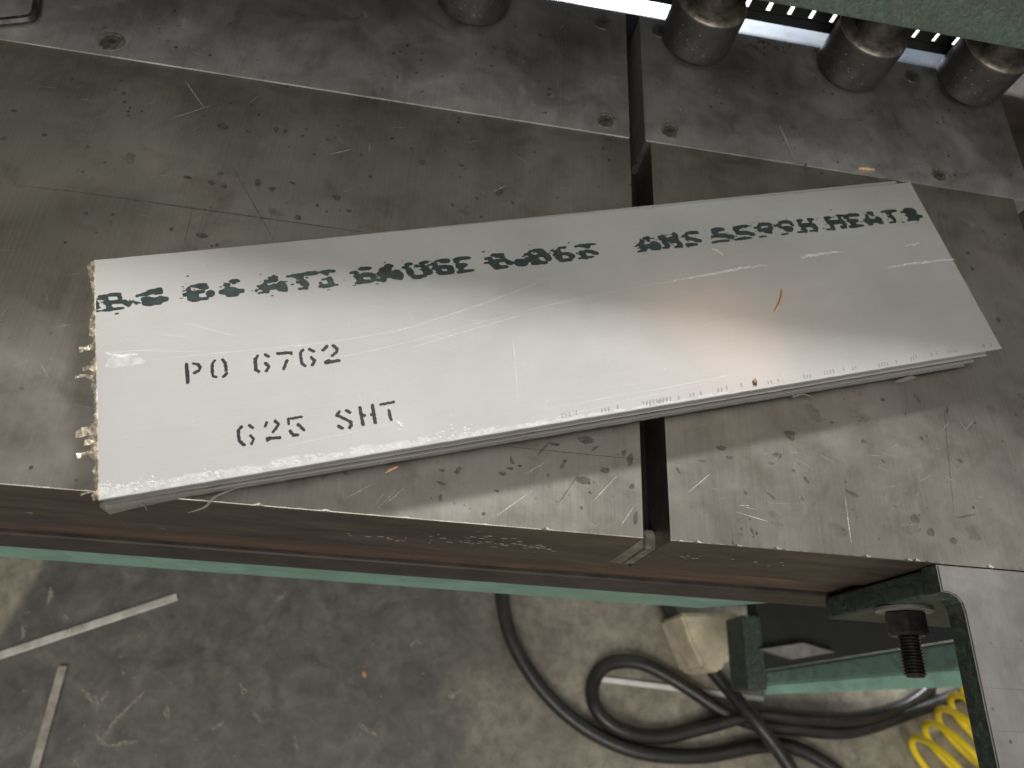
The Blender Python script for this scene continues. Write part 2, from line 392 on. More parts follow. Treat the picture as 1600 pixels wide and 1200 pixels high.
# traced print on the top sheet, in tenths of a millimetre: stroke ends and radius
ROLLER = """6,935,12,930,5 7,916,12,912,7 4,893,20,891,2 60,970,106,969,7 20,968,44,970,3 13,955,36,954,2 40,956,48,952,8 105,959,108,950,6 43,931,126,928,8 56,930,63,898,10 35,892,121,893,4 126,922,142,907,8 143,913,160,922,3 174,911,176,911,5 180,950,212,956,4 201,953,243,956,7 229,968,278,967,8 271,972,279,971,7 257,954,281,956,6 204,929,228,930,7 214,917,241,917,13 241,911,275,919,12 210,904,233,899,9 240,900,274,899,7 292,915,300,916,10 279,923,286,918,9 413,971,435,969,4 435,969,478,971,8 470,958,484,954,6 452,960,472,951,6 400,954,400,954,9 405,935,468,934,7 401,928,435,919,8 380,931,401,928,4 406,905,434,899,10 416,893,434,895,5 444,897,480,894,5 495,920,497,919,16 587,974,627,972,4 600,975,616,974,6 562,956,580,955,5 572,957,572,957,6 545,921,616,916,15 568,936,610,928,7 572,900,611,899,7 616,916,638,915,8 764,972,802,971,3 787,974,792,956,7 748,955,766,951,7 762,952,796,955,5 709,931,738,931,3 742,931,745,903,11 744,917,825,918,11 819,927,827,905,15 805,899,837,891,5 710,893,752,894,3 743,904,752,894,5 719,918,723,917,5 702,909,702,909,5 849,968,876,968,2 876,970,985,970,6 947,972,983,970,8 890,963,915,954,8 894,930,924,930,4 923,928,936,911,9 925,911,929,892,5 893,892,934,889,3 914,915,929,915,5 990,972,1020,970,3 1020,970,1051,973,6 1051,973,1072,970,6 1027,964,1037,958,6 1011,929,1034,929,3 1042,930,1052,922,7 1043,918,1052,903,9 994,892,1032,890,5 1014,891,1051,892,7 1052,893,1078,890,3 1000,910,1000,910,5 1190,965,1253,966,4 1206,966,1237,965,8 1148,949,1179,950,3 1169,950,1175,950,7 1169,928,1191,926,7 1185,921,1188,899,14 1211,931,1246,926,10 1255,918,1256,901,11 1194,890,1244,889,8 1167,888,1186,885,3 1324,968,1357,965,4 1340,967,1339,947,9 1294,949,1318,950,4 1306,951,1311,948,9 1286,926,1318,924,9 1298,927,1303,889,11 1308,912,1376,917,13 1373,922,1386,904,16 1352,897,1387,887,7 1276,892,1307,886,5 1426,965,1453,965,4 1439,966,1441,965,6 1405,947,1429,947,3 1421,947,1429,944,7 1437,923,1439,913,15 1439,908,1451,888,10 1450,885,1511,885,7 1458,883,1478,882,8 1498,963,1537,965,4 1513,964,1526,965,6 1477,944,1502,946,2 1502,946,1510,944,8 1491,924,1510,923,2 1518,923,1531,906,16 1515,904,1540,903,9 1576,963,1600,964,3 1596,965,1645,962,8 1608,959,1637,958,8 1536,947,1559,946,2 1560,948,1572,946,8 1559,924,1589,925,7 1579,922,1586,894,11 1597,929,1646,922,9 1646,915,1647,896,12 1586,890,1651,889,8 1675,961,1701,967,5 1691,964,1755,964,8 1676,948,1689,948,6 1681,926,1730,924,8 1684,923,1716,921,8 1693,910,1698,894,9 1675,885,1717,886,6 1713,887,1759,887,5 1869,963,1934,963,6 1894,958,1926,949,9 1928,941,1930,941,7 1836,947,1865,946,5 1853,948,1857,945,7 1826,922,1856,923,3 1860,922,1894,923,9 1867,917,1884,894,17 1891,929,1917,926,7 1869,887,1937,885,8 1938,925,1944,915,9 1950,911,1961,906,11 2001,902,2031,899,20 2078,964,2105,967,4 2105,967,2148,964,7 2120,957,2150,951,7 2047,946,2065,946,4 2071,946,2073,946,9 2142,945,2157,943,8 2050,923,2076,922,5 2054,904,2080,904,4 2085,922,2101,899,18 2114,930,2136,933,8 2072,886,2105,884,5 2103,891,2150,884,8 2163,919,2166,909,17 2241,966,2274,963,4 2206,945,2229,947,3 2233,947,2235,936,11 2215,923,2230,911,12 2200,925,2213,922,4 2242,929,2285,923,7 2284,920,2303,907,8 2296,908,2300,905,11 2218,905,2229,896,9 2226,886,2288,885,7 2332,962,2360,967,3 2361,968,2448,966,5 2365,964,2404,959,7 2389,956,2402,951,7 2356,919,2359,911,13 2361,905,2371,891,11 2381,927,2416,921,8 2422,910,2440,908,8 2371,890,2416,888,4 2333,888,2360,887,3 2730,969,2767,968,4 2751,967,2753,954,8 2715,952,2724,949,8 2679,929,2698,928,3 2706,930,2715,908,15 2716,912,2780,918,12 2782,924,2798,914,17 2753,896,2805,893,8 2671,888,2715,892,4 2702,899,2715,892,6 2821,970,2841,969,3 2844,967,2845,961,10 2821,953,2864,951,6 2854,952,2865,943,11 2844,929,2855,907,12 2825,895,2853,894,4 2919,972,2924,965,12 2887,949,2921,949,9 2885,930,2905,933,12 2919,931,2933,905,11 2918,898,2933,892,7 2896,891,2929,890,4 2992,971,3023,973,6 3018,973,3056,970,9 2961,954,2991,952,5 2978,959,2985,950,7 2979,932,3008,934,6 2999,935,3031,928,8 3029,920,3056,914,9 2970,896,3000,896,8 2995,897,3028,894,5 3157,974,3193,975,10 3183,976,3223,973,10 3154,957,3172,958,9 3137,932,3163,934,5 3163,935,3227,931,12 3233,921,3257,918,12 3127,894,3158,896,4 3154,898,3228,895,6 3292,969,3326,976,9 3321,978,3378,977,8 3288,958,3309,958,6 3296,938,3370,932,11 3377,923,3392,919,10 3269,896,3305,897,4 3295,900,3371,897,6 3417,960,3448,959,4 3443,960,3447,957,8 3455,976,3482,978,8 3483,979,3521,973,9 3519,965,3520,951,9 3440,938,3476,939,8 3477,942,3512,938,10 3476,926,3505,920,9 3422,896,3469,898,4 3548,959,3584,958,5 3577,961,3583,955,8 3591,977,3619,979,8 3614,982,3658,972,9 3656,967,3662,954,9 3592,940,3648,937,9 3607,927,3636,918,10 3630,930,3645,928,11 3568,897,3610,898,4 3709,977,3733,978,6 3715,972,3715,957,9 3779,978,3809,977,6 3790,972,3784,952,8 3710,944,3803,936,12 3725,930,3729,902,11 3787,934,3805,915,11 3799,916,3798,900,9 3675,900,3717,898,4 3760,898,3797,898,4 3892,976,3926,975,7 3893,963,3903,959,7 3976,982,4022,980,5 3989,978,3988,959,8 3944,976,3953,976,2 3897,942,3990,939,13 3914,934,3915,898,11 3992,941,4001,919,13 3974,904,3999,899,7 3867,896,3915,896,4 4035,975,4070,980,7 4059,978,4122,974,10 4021,961,4042,962,6 4035,939,4098,934,11 4054,924,4065,907,12 4025,896,4069,893,6 4052,899,4120,897,7 4191,979,4221,979,7 4206,969,4218,958,6 4173,962,4179,956,7 4144,934,4169,934,4 4172,942,4172,931,10 4158,922,4178,910,14 4184,924,4246,916,12 4240,934,4247,928,13 4237,908,4255,903,9 4162,898,4173,900,6 4287,976,4319,978,4 4317,976,4390,976,9 4322,965,4341,960,8 4319,939,4345,939,6 4341,931,4348,914,10 4308,897,4347,897,4 4460,968,4481,968,15 4501,967,4512,957,15 4459,958,4508,951,11 4423,959,4454,958,4 4468,935,4516,926,16 4467,914,4505,904,15 4517,919,4543,917,9 4441,933,4466,931,3 4439,898,4470,898,4"""
STENCIL = """369,563,370,476,8 398,564,417,556,6 417,556,426,540,7 426,540,419,525,7 419,525,400,517,7 489,564,477,548,6 477,548,474,510,7 474,510,475,489,6 475,489,488,481,6 521,565,532,546,6 532,546,533,508,7 534,494,519,480,7 674,561,662,546,7 662,546,659,492,8 659,492,671,480,7 707,562,720,550,7 703,518,718,500,7 718,500,703,479,7 761,559,820,555,7 817,556,821,547,6 799,518,779,478,7 874,560,861,547,7 861,547,861,494,7 861,494,874,478,7 904,560,920,547,8 906,516,920,497,7 920,497,906,476,7 983,563,965,546,8 1011,564,1029,544,7 1029,544,1022,525,7 1022,525,999,510,7 967,479,1028,481,8 970,486,983,490,6 573,225,559,210,7 559,210,559,162,7 559,162,576,140,7 606,226,619,213,6 606,179,619,160,6 619,160,607,139,6 681,228,670,211,6 715,229,728,212,7 728,212,719,197,6 719,197,701,178,6 674,153,726,147,7 673,142,683,145,5 769,228,828,229,6 771,224,771,204,6 811,195,831,165,7 773,170,785,149,7 785,149,802,147,7 993,226,980,212,7 980,212,1009,190,6 1009,190,1037,167,7 1037,167,1036,153,8 1036,153,1026,143,7 1024,228,1039,214,7 980,158,996,145,7 1086,230,1087,147,8 1097,191,1099,189,7 1142,233,1142,149,8 1131,189,1133,189,6 1179,230,1240,233,6 1211,196,1213,149,7"""
SCRATCH = [[(1253,579),(1748,684),(2184,798)],[(1418,539),(2112,633),(2804,684),(2994,692)],[(193,609),(475,601),(1057,583),(1573,624)],[(370,780),(603,668)],[(1867,462),(1840,296),(1807,109)],[(46,671),(210,659),(452,612)],[(445,502),(1001,496),(1558,551)],[(702,103),(949,114),(1325,132)],[(1447,0),(2076,37),(2958,90)],[(1360,493),(1620,542),(2102,619)],[(1097,349),(1090,189)],[(2588,591),(2751,528)],[(240,746),(401,695)],[(1926,79),(2778,94),(3080,118)],[(2744,729),(2972,723)]]
BIGSCR = [[(2804,684),(2994,692),(3200,707),(3402,711)],[(4141,599),(4380,604),(4615,597)],[(4326,724),(4436,733)],[(3616,730),(3789,740)],[(41,671),(105,648),(170,648)],[(3157,801),(3151,819),(3107,858)],[(3645,749),(3917,737)]]
STAMP = [[(2437,19),(2479,23)],[(2506,22),(2547,22)],[(2004,33),(2042,32)],[(2075,33),(2088,34)],[(2203,25),(2255,30)],[(2287,28),(2293,37)],[(2423,28),(2571,28)],[(2612,28),(2624,34)],[(2676,28),(2694,40)],[(2735,29),(2748,33)],[(2833,31),(2859,41)],[(2882,36),(2889,47)],[(2967,37),(2978,29)],[(3118,27),(3149,29)],[(3178,28),(3194,30)],[(3330,26),(3376,26)],[(3454,29),(3512,27)],[(3572,29),(3585,31)],[(3628,28),(3646,32)],[(3789,21),(3853,26)],[(3901,23),(3912,29)],[(3998,27),(4029,30)],[(4035,33),(4039,25)],[(4136,33),(4146,35)],[(4172,35),(4184,26)],[(4247,32),(4301,27)],[(4491,31),(4506,33)],[(4540,31),(4547,35)]]

# ================================================================== SETTING
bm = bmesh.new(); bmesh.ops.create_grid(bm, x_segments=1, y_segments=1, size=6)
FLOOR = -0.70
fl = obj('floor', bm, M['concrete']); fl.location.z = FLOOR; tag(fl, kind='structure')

# ================================================================== SHEARING MACHINE
mach = empty('shearing_machine', (0, 0, FLOOR)); tag(mach, 'green painted plate shear with scuffed steel bed and hold-down feet', 'machine')
def part(name, bm, mat, parent=None, smooth=None):
    o = obj(name, bm, mat, None, smooth)
    p = parent or mach; o.parent = p
    o.matrix_parent_inverse = Matrix.Translation(-Vector((0, 0, FLOOR))) if p is mach else Matrix()
    return o
SEAM, BLADE, SLW = 0.2453, 0.3575, 0.0133

def slab(x0, x1, y0, y1, z0, z1, seed):
    """plate with a nicked, uneven bevel along its front edge"""
    rnd = random.Random(seed); bm = bmesh.new(); n = max(2, int((x1 - x0) / 0.0022)); rows = []
    for i in range(n + 1):
        x = x0 + (x1 - x0) * i / n
        nick = 0.0006 * max(0.0, noise.noise(Vector((x * 260, seed, 0)))) + (rnd.uniform(0.0004, 0.0012) if rnd.random() < 0.05 else 0)
        b = 0.0005 + nick
        prof = [(y1, z0), (y0 + 0.0006, z0), (y0, z0 + 0.0006), (y0, z1 - b), (y0 + b * 0.35, z1 - b * 0.35), (y0 + b, z1), (y1, z1)]
        rows.append([bm.verts.new((x, p[0], p[1])) for p in prof])
    for A, B in zip(rows, rows[1:]):
        for k in range(7):
            f = bm.faces.new((A[k], B[k], B[(k + 1) % 7], A[(k + 1) % 7]))
            f.material_index = 1 if k in (0, 1, 2) else (2 if k in (3, 4) else 0)
    bm.faces.new(rows[0]); bm.faces.new(rows[-1])
    bmesh.ops.recalc_face_normals(bm, faces=bm.faces[:]); return bm
bm_mats = [M['bed'], M['front'], M['edge_worn']]
bedL = part('bed_table', slab(-0.95, 0.0, 0.0, SEAM, -0.064, 0.0, 1), bm_mats)
bedR = part('bed_table', slab(SLW, 0.2612, 0.0, SEAM, -0.064, 0.0, 5), bm_mats)
# the slot between them: greasy floor blackened for shade too, paler steel end where light reaches in
part('slot_floor', bbox((-0.0004, 0.012, -0.0645), (SLW + 0.0004, 0.41, -0.030)), M['slot'])
part('slot_end', prism([(-0.0035, 0.0004), (0.0072, 0.0004), (0.0072, 0.010), (0.0005, 0.010)], -0.058, -0.0205, 0.0006), M['plug'])
part('slot_end', prism([(0.0078, 0.0004), (0.0165, 0.0004), (0.0128, 0.010), (0.0078, 0.010)], -0.058, -0.0208, 0.0006), M['plug'])

def wear(x0, x1):
    return part('wear_plate', prism([(x0, SEAM + 0.0004), (x1, SEAM + 0.0004), (x1, BLADE - 0.0003), (x0, BLADE - 0.0003)], -0.03, 0.0009, 0.0006), M['wear'])
wl = wear(-0.95, 0.0); wr = wear(0.0098, 0.2762)
def screw(x, y, r, par):
    z = 0.0009
    o = obj('screw', lathe([(r, z - 0.001), (r, z + 0.00012), (r * 0.86, z + 0.00022), (r * 0.74, z + 0.00004)], 32), M['screw'], None, 40)
    o.parent = par
    d = obj('screw_socket', lathe([(r * 0.30, z), (r * 0.30, z + 0.0003)], 6), M['screw_dark'], o)
    e = obj('screw_head', lathe([(r * 0.72, z - 0.001), (r * 0.72, z + 0.00008)], 28), M['piston'], o)
    for q in (o, d, e): q.location = (x, y, 0) if q is o else (0, 0, 0)
for px, py, r, par in ((175, 67, .0072, wl), (947, 190, .0062, wl), (942, 37, .0064, wl), (1047, 206, .0062, wr), (1467, 275, .0058, wr), (1031, 50, .0064, wr), (1424, 121, .0062, wr)):
    p = at(px, py); screw(p.x, p.y, r, par)
part('lower_blade', bbox((-0.95, BLADE, -0.05), (0.2762, 0.380, 0.0004), 0.0004), M['blade'])
part('side_plate', bbox((0.2768, SEAM + 0.001, -0.05), (0.60, 0.42, -0.004), 0.0008), M['lip'])

# front rails below the table
part('rusty_rail', bbox((-0.95, 0.0022, -0.101), (0.2612, 0.06, -0.0645), 0.0008), M['rust'])
part('lower_rail', bbox((-0.95, -0.0008, -0.136), (0.30, 0.06, -0.1015), 0.0015), M['lip'])
part('rail_strip', bbox((-0.95, 0.0016, -0.1405), (0.30, 0.06, -0.1362), 0.0006), M['edge_pale'])
bm = bmesh.new()
pts = [(-0.95, -0.1407), (0.158, -0.1407), (0.158, -0.150), (0.112, -0.206), (-0.95, -0.198)]
va = [bm.verts.new((x, 0.0045, z)) for x, z in pts]; vb = [bm.verts.new((x, 0.05, z)) for x, z in pts]
bm.faces.new(va); bm.faces.new(list(reversed(vb)))
for i in range(5): bm.faces.new((va[i], vb[i], vb[(i + 1) % 5], va[(i + 1) % 5]))
bmesh.ops.recalc_face_normals(bm, faces=bm.faces[:]); bmesh.ops.bevel(bm, geom=bm.edges[:], offset=0.001, segments=2, affect='EDGES')
part('green_apron', bm, M['green'])

# hold-down beam, finger guard, feet, ram
GY, GZ = 0.300, 0.0648
part('hold_down_beam', bbox((-0.95, GY, GZ), (0.70, 0.3895, 0.108), 0.002, 3), M['hammer'])
GB = 0.366
pitch = 0.01545
p0 = aty(1234, 23, GB).x
k0 = int((-0.93 - p0) / pitch)
bm = bmesh.new()
def addbox(bm, lo, hi):
    r = bmesh.ops.create_cube(bm, size=1)
    for v in r['verts']: v.co = Vector([lo[i] + (v.co[i] + 0.5) * (hi[i] - lo[i]) for i in range(3)])
addbox(bm, (-0.95, GB, 0.0062), (0.30, GB + 0.003, 0.0130))
addbox(bm, (-0.95, GB, 0.026), (0.30, GB + 0.003, 0.0646))
guard = part('finger_guard', bm, M['void'])
bar_me = None
k = k0
while p0 + k * pitch < 0.29:
    xs = p0 + k * pitch + 0.0017
    if bar_me is None:
        o = obj('guard_bar', bbox((0, GB + 0.0001, 0.0131), (pitch - 0.0034, GB + 0.0029, 0.0259), 0.0008), M['void'], guard); bar_me = o.data
    else: o = link('guard_bar', bar_me, None, guard)
    o.location.x = xs; k += 1
def holdfoot(px, cx, z0):
    R = 0.0235; cy = 0.3395
    o = part('hold_down_foot', lathe([(R - 0.0012, 0), (R - 0.0003, 0.0006), (R, 0.0016), (R, 0.0270), (R - 0.0006, 0.0290), (R - 0.0022, 0.0306), (R - 0.0045, 0.0310), (0.0150, 0.0310), (0.0148, 0.0295), (0.013, 0.0293)], 56), M['foot'], None, 35)
    o.location = (cx, cy, z0)
    r = obj('foot_rim_highlight', lathe([(R - 0.0005, 0.0285), (R - 0.0003, 0.0293), (R - 0.0019, 0.0311), (R - 0.0030, 0.0313)], 56), M['foot_rim_highlight'], o, 40)
    d = obj('piston', lathe([(0.0140, 0.0293), (0.0140, 0.058 - z0), (0.0138, 0.0646 - z0)], 36), M['piston'], o, 40)
for px, cx, z0 in ((735, -0.1030, 0.0035), (1095, 0.0468, 0.0030), (1340, 0.1580, 0.0030), (1530, 0.2445, 0.0075)): holdfoot(px, cx, z0)
part('slot_light_blocker', bbox((-0.95, 0.390, 0.0215), (0.70, 0.398, 0.1075), 0.0006), M['piston'])  # unseen bar added to block window light coming through the guard slots
part('ram', bbox((-0.95, 0.47, 0.34), (0.70, 0.55, 0.52), 0.004), M['ram'])
part('outfeed_tray', bbox((-0.95, 0.385, -0.115), (0.60, 1.1, -0.11)), M['tray'])

# machine underside, right of the apron; panel and pan coloured near-black for shade
part('inner_shade_panel', bbox((0.312, 0.078, -0.60), (0.80, 0.086, -0.141)), M['void'])
part('leg', bbox((0.288, -0.030, -0.545), (0.311, 0.0495, -0.50), 0.002), M['cast'])
zb = -0.50
q = [at(1195, 1048, zb), at(1500, 1000, zb), at(1520, 1042, zb), at(1195, 1068, zb)]
bm = prism([(p.x, p.y) for p in reversed(q)], zb - 0.05, zb, 0.003)
for f in bm.faces: f.material_index = 1 if f.normal.z > 0.8 else 0
part('base_rail', bm, [M['green'], M['rail_top']])
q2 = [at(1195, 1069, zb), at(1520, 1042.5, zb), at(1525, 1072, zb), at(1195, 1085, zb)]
part('rail_lit_face', prism([(p.x, p.y) for p in reversed(q2)], zb - 0.012, zb - 0.001, 0.002), M['green'])  # light green strip stands in for the lit front face of the rail
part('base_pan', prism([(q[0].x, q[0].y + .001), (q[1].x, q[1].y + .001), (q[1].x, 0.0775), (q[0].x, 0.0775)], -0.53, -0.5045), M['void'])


AX0, AF = 0.150, 0.1602
outline = [(AX0, -0.0006), (AX0, -0.0136), (0.1545, -0.0142), (0.1575, -0.0156), (0.1594, -0.0182), (AF, -0.0225), (0.1599, -0.10), (0.1596, -0.22), (0.34, -0.22), (0.34, -0.0006)]
bm = prism(list(reversed(outline)), -0.0118, 0.0, 0.0)
for f in bm.faces: f.material_index = 0 if f.normal.z > 0.9 else 1
top = [e for e in bm.edges if all(v.co.z > -0.001 for v in e.verts)]
bmesh.ops.bevel(bm, geom=top, offset=0.0007, segments=2, affect='EDGES', material=0)
arm = part('squaring_arm', bm, [M['arm_top'], M['cast']])
def sub(name, bm, mat, smooth=None, label=None):
    o = obj(name, bm, mat, arm, smooth); return tag(o, label)
sub('mounting_flange', bbox((AX0 + 0.0004, -0.0137, -0.103), (0.238, -0.0008, -0.0119), 0.0022, 3), M['cast'])
sub('arm_web', bbox((0.262, -0.22, -0.075), (0.284, -0.0139, -0.0119), 0.001), M['cast'])
BX, BZ = 0.1640, -0.0493
def along(prof, seg): return lathe(prof, seg, 'Y', (BX, 0, BZ))
sub('washer', along([(0.0146, 0.0139), (0.0146, 0.0155), (0.0140, 0.0159)], 40), M['grey_plate'], 40)
sub('nut', along([(0.0092, 0.0160), (0.0109, 0.0168), (0.0109, 0.0270), (0.0094, 0.0284), (0.006, 0.0284)], 6), M['bolt'])
prof = []; h = 0.0285; r0, r1 = 0.0046, 0.0057
while h < 0.0475:
    prof += [(r0, h), (r1, h + 0.0007), (r1, h + 0.0009), (r0, h + 0.0016)]; h += 0.00165
prof += [(0.0046, h + 0.0004), (0.0040, h + 0.0008)]
sub('threaded_stud', along(prof, 24), M['bolt'], 50)
# scribed graduation lines across the arm
bm = bmesh.new()
for y in (-0.0562, -0.0741, -0.038): ribbon(bm, [(0.1612 + 0.002 * k, y + random.uniform(-1, 1) * 4e-5) for k in range(40)], 0.00028 if y < -.05 else 0.0001, 0.00006)
sub('scribed_lines', bm, M['bed_line'])['kind'] = 'stuff'

# marks on the table: oil spots, smears, scratches, scribed lines
rnd = random.Random(11)
def marks(name, mat, parent, build):
    bm = bmesh.new(); build(bm)
    o = obj(name, bm, mat, None); o.parent = parent
    o['kind'] = 'stuff'; return o
def clear_of(p, lo, hi): return lo[0] < p.x < hi[0] and lo[1] < p.y < hi[1]
LB, RB = ((-0.7, 0.002), (-0.001, SEAM - .001)), ((SLW + 0.001, 0.002), (0.260, SEAM - .001))
traced = [(348,198,12,8,0),(431,202,7,6,0),(446,205,6,4,0),(293,277,9,4,.1),(331,286,9,5,.3),(350,290,8,5,-.6),(345,271,7,4,0),(403,285,7,10,0),(425,295,9,6,0),(457,286,7,3,.4),
 (526,309,11,6,.3),(545,329,7,3,0),(496,321,4,4,0),(511,331,4,3,0),(193,146,5,4,0),(189,126,4,3,0),(70,211,6,4,0),(6,216,6,4,0),(22,173,6,3,0),(660,254,8,6,0),(720,258,8,4,0),(707,320,4,4,.4),(579,276,5,4,0),
 (465,340,9,5,0),(315,368,14,5,.1),(268,358,5,5,0),(565,242,4,2,0),(512,218,4,3,0),(478,202,5,2,0),(388,206,6,2,0),(780,300,9,12,.4),(800,316,6,3,1.),(745,310,6,3,1.),
 (866,694,14,4,0),(915,687,18,9,0),(800,720,12,4,1.2),(812,728,3,5,1.3),(716,735,6,8,.5),(690,735,8,3,0),(690,755,14,3,.2),(688,778,5,8,0),(785,740,10,4,0),(797,732,10,3,0),(912,750,18,8,0),(945,735,14,6,-.2),(880,725,6,14,.5),(985,718,7,14,.2),(993,810,6,14,.2),(987,760,8,5,-.6),(975,708,5,10,.4),(922,770,6,3,.6),
 (930,700,13,3,-.7),(850,700,26,2,-.9),(776,767,9,2,.1),(712,738,6,3,0),(540,740,6,3,.3),(1127,700,14,5,0),(1098,720,9,3,0),(1235,680,14,10,.2),(1205,724,8,3,0),(1215,711,13,6,0),(1260,750,10,4,.9),(1240,735,5,3,0),(1253,778,8,3,1.),(1205,775,12,3,.7),(1165,770,5,4,0),(1060,735,9,3,1.),(1175,830,8,3,1.3),(1140,715,9,4,0),(1330,770,16,4,.4),(1430,810,12,8,.2),(1455,832,10,8,0),(1490,845,9,6,0),(1510,806,22,2,-.25),(1440,685,5,4,0),(1480,640,4,8,.3),(1380,625,6,3,0),(1520,420,5,4,0),(1512,395,6,3,-.6),(1560,500,5,6,0),(1500,720,8,4,.4),(1380,720,7,3,.6),(1350,690,7,4,0),(1300,660,5,3,0)]
for P, (lo, hi) in ((bedL, LB), (bedR, RB)):
    def spots(bm):
        for (px, py, a, b, ang) in traced:
            p = at(px, py)
            if clear_of(p, lo, hi):
                s = (p - CAM).length / FPX; blob(bm, p.x, p.y, a * s * .62, b * s * .7, -ang, 0.00006, 22, 0.22)
        for _ in range(420 if P is bedL else 300):
            x, y = rnd.uniform(max(lo[0], -0.45), hi[0]), rnd.uniform(lo[1] + .003, hi[1] - .003)
            dens = 0.5 + 0.9 * noise.noise(Vector((x * 14, y * 14, 1))) + (0.35 if y < 0.10 else -0.05)
            if rnd.random() < (dens - 0.5) * 0.8: blob(bm, x, y, rnd.uniform(.0002, .0012), rnd.uniform(.00015, .0006), rnd.uniform(0, 3), 0.00007, 11, 0.25)
    marks('oil_spots', M['oil'], P, spots)
    def smears(bm):
        for _ in range(16):
            x, y = rnd.uniform(max(lo[0], -0.42), hi[0] - .01), rnd.uniform(lo[1] + .01, hi[1] - .012)
            blob(bm, x, y, rnd.uniform(.002, .006), rnd.uniform(.0012, .004), rnd.uniform(0, 3), 0.000045, 18, 0.4)
    marks('dried_smears', M['oil_soft'], P, smears)
    def scratches(bm):
        tr = [((820,741),(858,719)),((926,784),(963,745)),((971,820),(990,792)),((776,806),(830,768)),((585,790),(600,770)),((590,795),(620,765)),((600,790),(632,762)),((540,779),(585,755)),((770,300),(790,290)),((517,241),(548,234)),((1155,790),(1170,790)),((1150,800),(1200,815)),((1075,770),(1110,740)),((1320,775),(1330,850)),((270,185),(330,165)),((288,125),(320,170))]
        for a, b in tr:
            a, b = at(*a), at(*b)
            if clear_of(a, lo, hi): ribbon(bm, [(a.lerp(b, k / 6)) for k in range(7)], 0.00042, 0.0001, 0.4)
        for _ in range(150):
            x, y = rnd.uniform(max(lo[0], -0.40), hi[0] - .02), rnd.uniform(lo[1] + .015, hi[1] - .015)
            a = rnd.uniform(-0.6, 0.9) if rnd.random() < .7 else rnd.uniform(0, 3); l = rnd.uniform(.002, .011)
            ribbon(bm, [(x + l * k / 3 * math.cos(a), y + l * k / 3 * math.sin(a)) for k in range(4)], rnd.uniform(.00008, .00018), 0.00011, 0.4)
    marks('scratches', M['bed_scratch'], P, scratches)
    def lines(bm):
        for a, b, wd in (((100,297),(590,366),.0009),((775,696),(998,718),.0004),((1030,722),(1330,752),.0004),((360,255),(428,375),.0005),((300,330),(288,380),.0004),((870,790),(905,740),.0005),((1475,640),(1490,800),.0006),((30,290),(120,300),.0004)):
            a, b = at(*a), at(*b)
            if clear_of(a, lo, hi): ribbon(bm, [(a.lerp(b, k / 14)) for k in range(15)], wd, 0.00009, 0.35)
    marks('scribed_lines', M['bed_line'], P, lines)
for P, x0, x1 in ((wl, -0.42, -0.004), (wr, 0.013, 0.272)):
    def ws(bm):
        for _ in range(36):
            x, y = rnd.uniform(x0, x1), rnd.uniform(SEAM + .006, BLADE - .008); blob(bm, x, y, rnd.uniform(.0004, .0016), rnd.uniform(.0003, .0009), rnd.uniform(0, 3), 0.00098, 9, 0.3)
        if P is wr:
            for _ in range(46):
                p = at(1160 + rnd.gauss(60, 34), 62 + rnd.gauss(6, 9))
                if SEAM < p.y < BLADE - .001: blob(bm, p.x, p.y, rnd.uniform(.0006, .0022), rnd.uniform(.0005, .0014), rnd.uniform(0, 3), 0.00099, 9, 0.4)
    marks('oil_spots', M['oil'], P, ws)
    def wsc(bm):
        for _ in range(120):
            x, y = rnd.uniform(x0 + .01, x1 - .012), rnd.uniform(SEAM + .012, BLADE - .014); a = rnd.uniform(0, 3.1); l = rnd.uniform(.001, .009)
            ribbon(bm, [(x + l * k / 3 * math.cos(a), y + l * k / 3 * math.sin(a)) for k in range(4)], rnd.uniform(.00008, .0002), 0.00102, 0.4)
        if P is wr:
            a, b = at(1217, 198), at(1243, 255); ribbon(bm, [a.lerp(b, k / 8) for k in range(9)], 0.0006, 0.00103, 0.4)
    marks('scratches', M['bed_scratch'], P, wsc)

bm = bmesh.new()
for cx, cz, n_, sx_, sz_ in ((-0.075, -0.030, 34, .016, .006), (-0.048, -0.034, 26, .010, .004), (0.030, -0.030, 10, .006, .003), (-0.13, -0.042, 10, .012, .004), (0.07, -0.028, 6, .01, .004), (-0.28, -0.05, 6, .04, .02)):
    for _ in range(n_):
        x, z = rnd.gauss(cx, sx_), min(-0.004, rnd.gauss(cz, sz_)); a = rnd.uniform(.0004, .0026); b = rnd.uniform(.0003, .0012)
        vs = [bm.verts.new((x + a * math.cos(t) * rnd.uniform(.5, 1.2), -0.00006, z + b * math.sin(t) * rnd.uniform(.5, 1.2))) for t in [k * math.pi / 4 for k in range(8)]]
        bm.faces.new(vs)
o = obj('paint_chips', bm, M['chipped'], None); o.parent = bedL; o['kind'] = 'stuff'

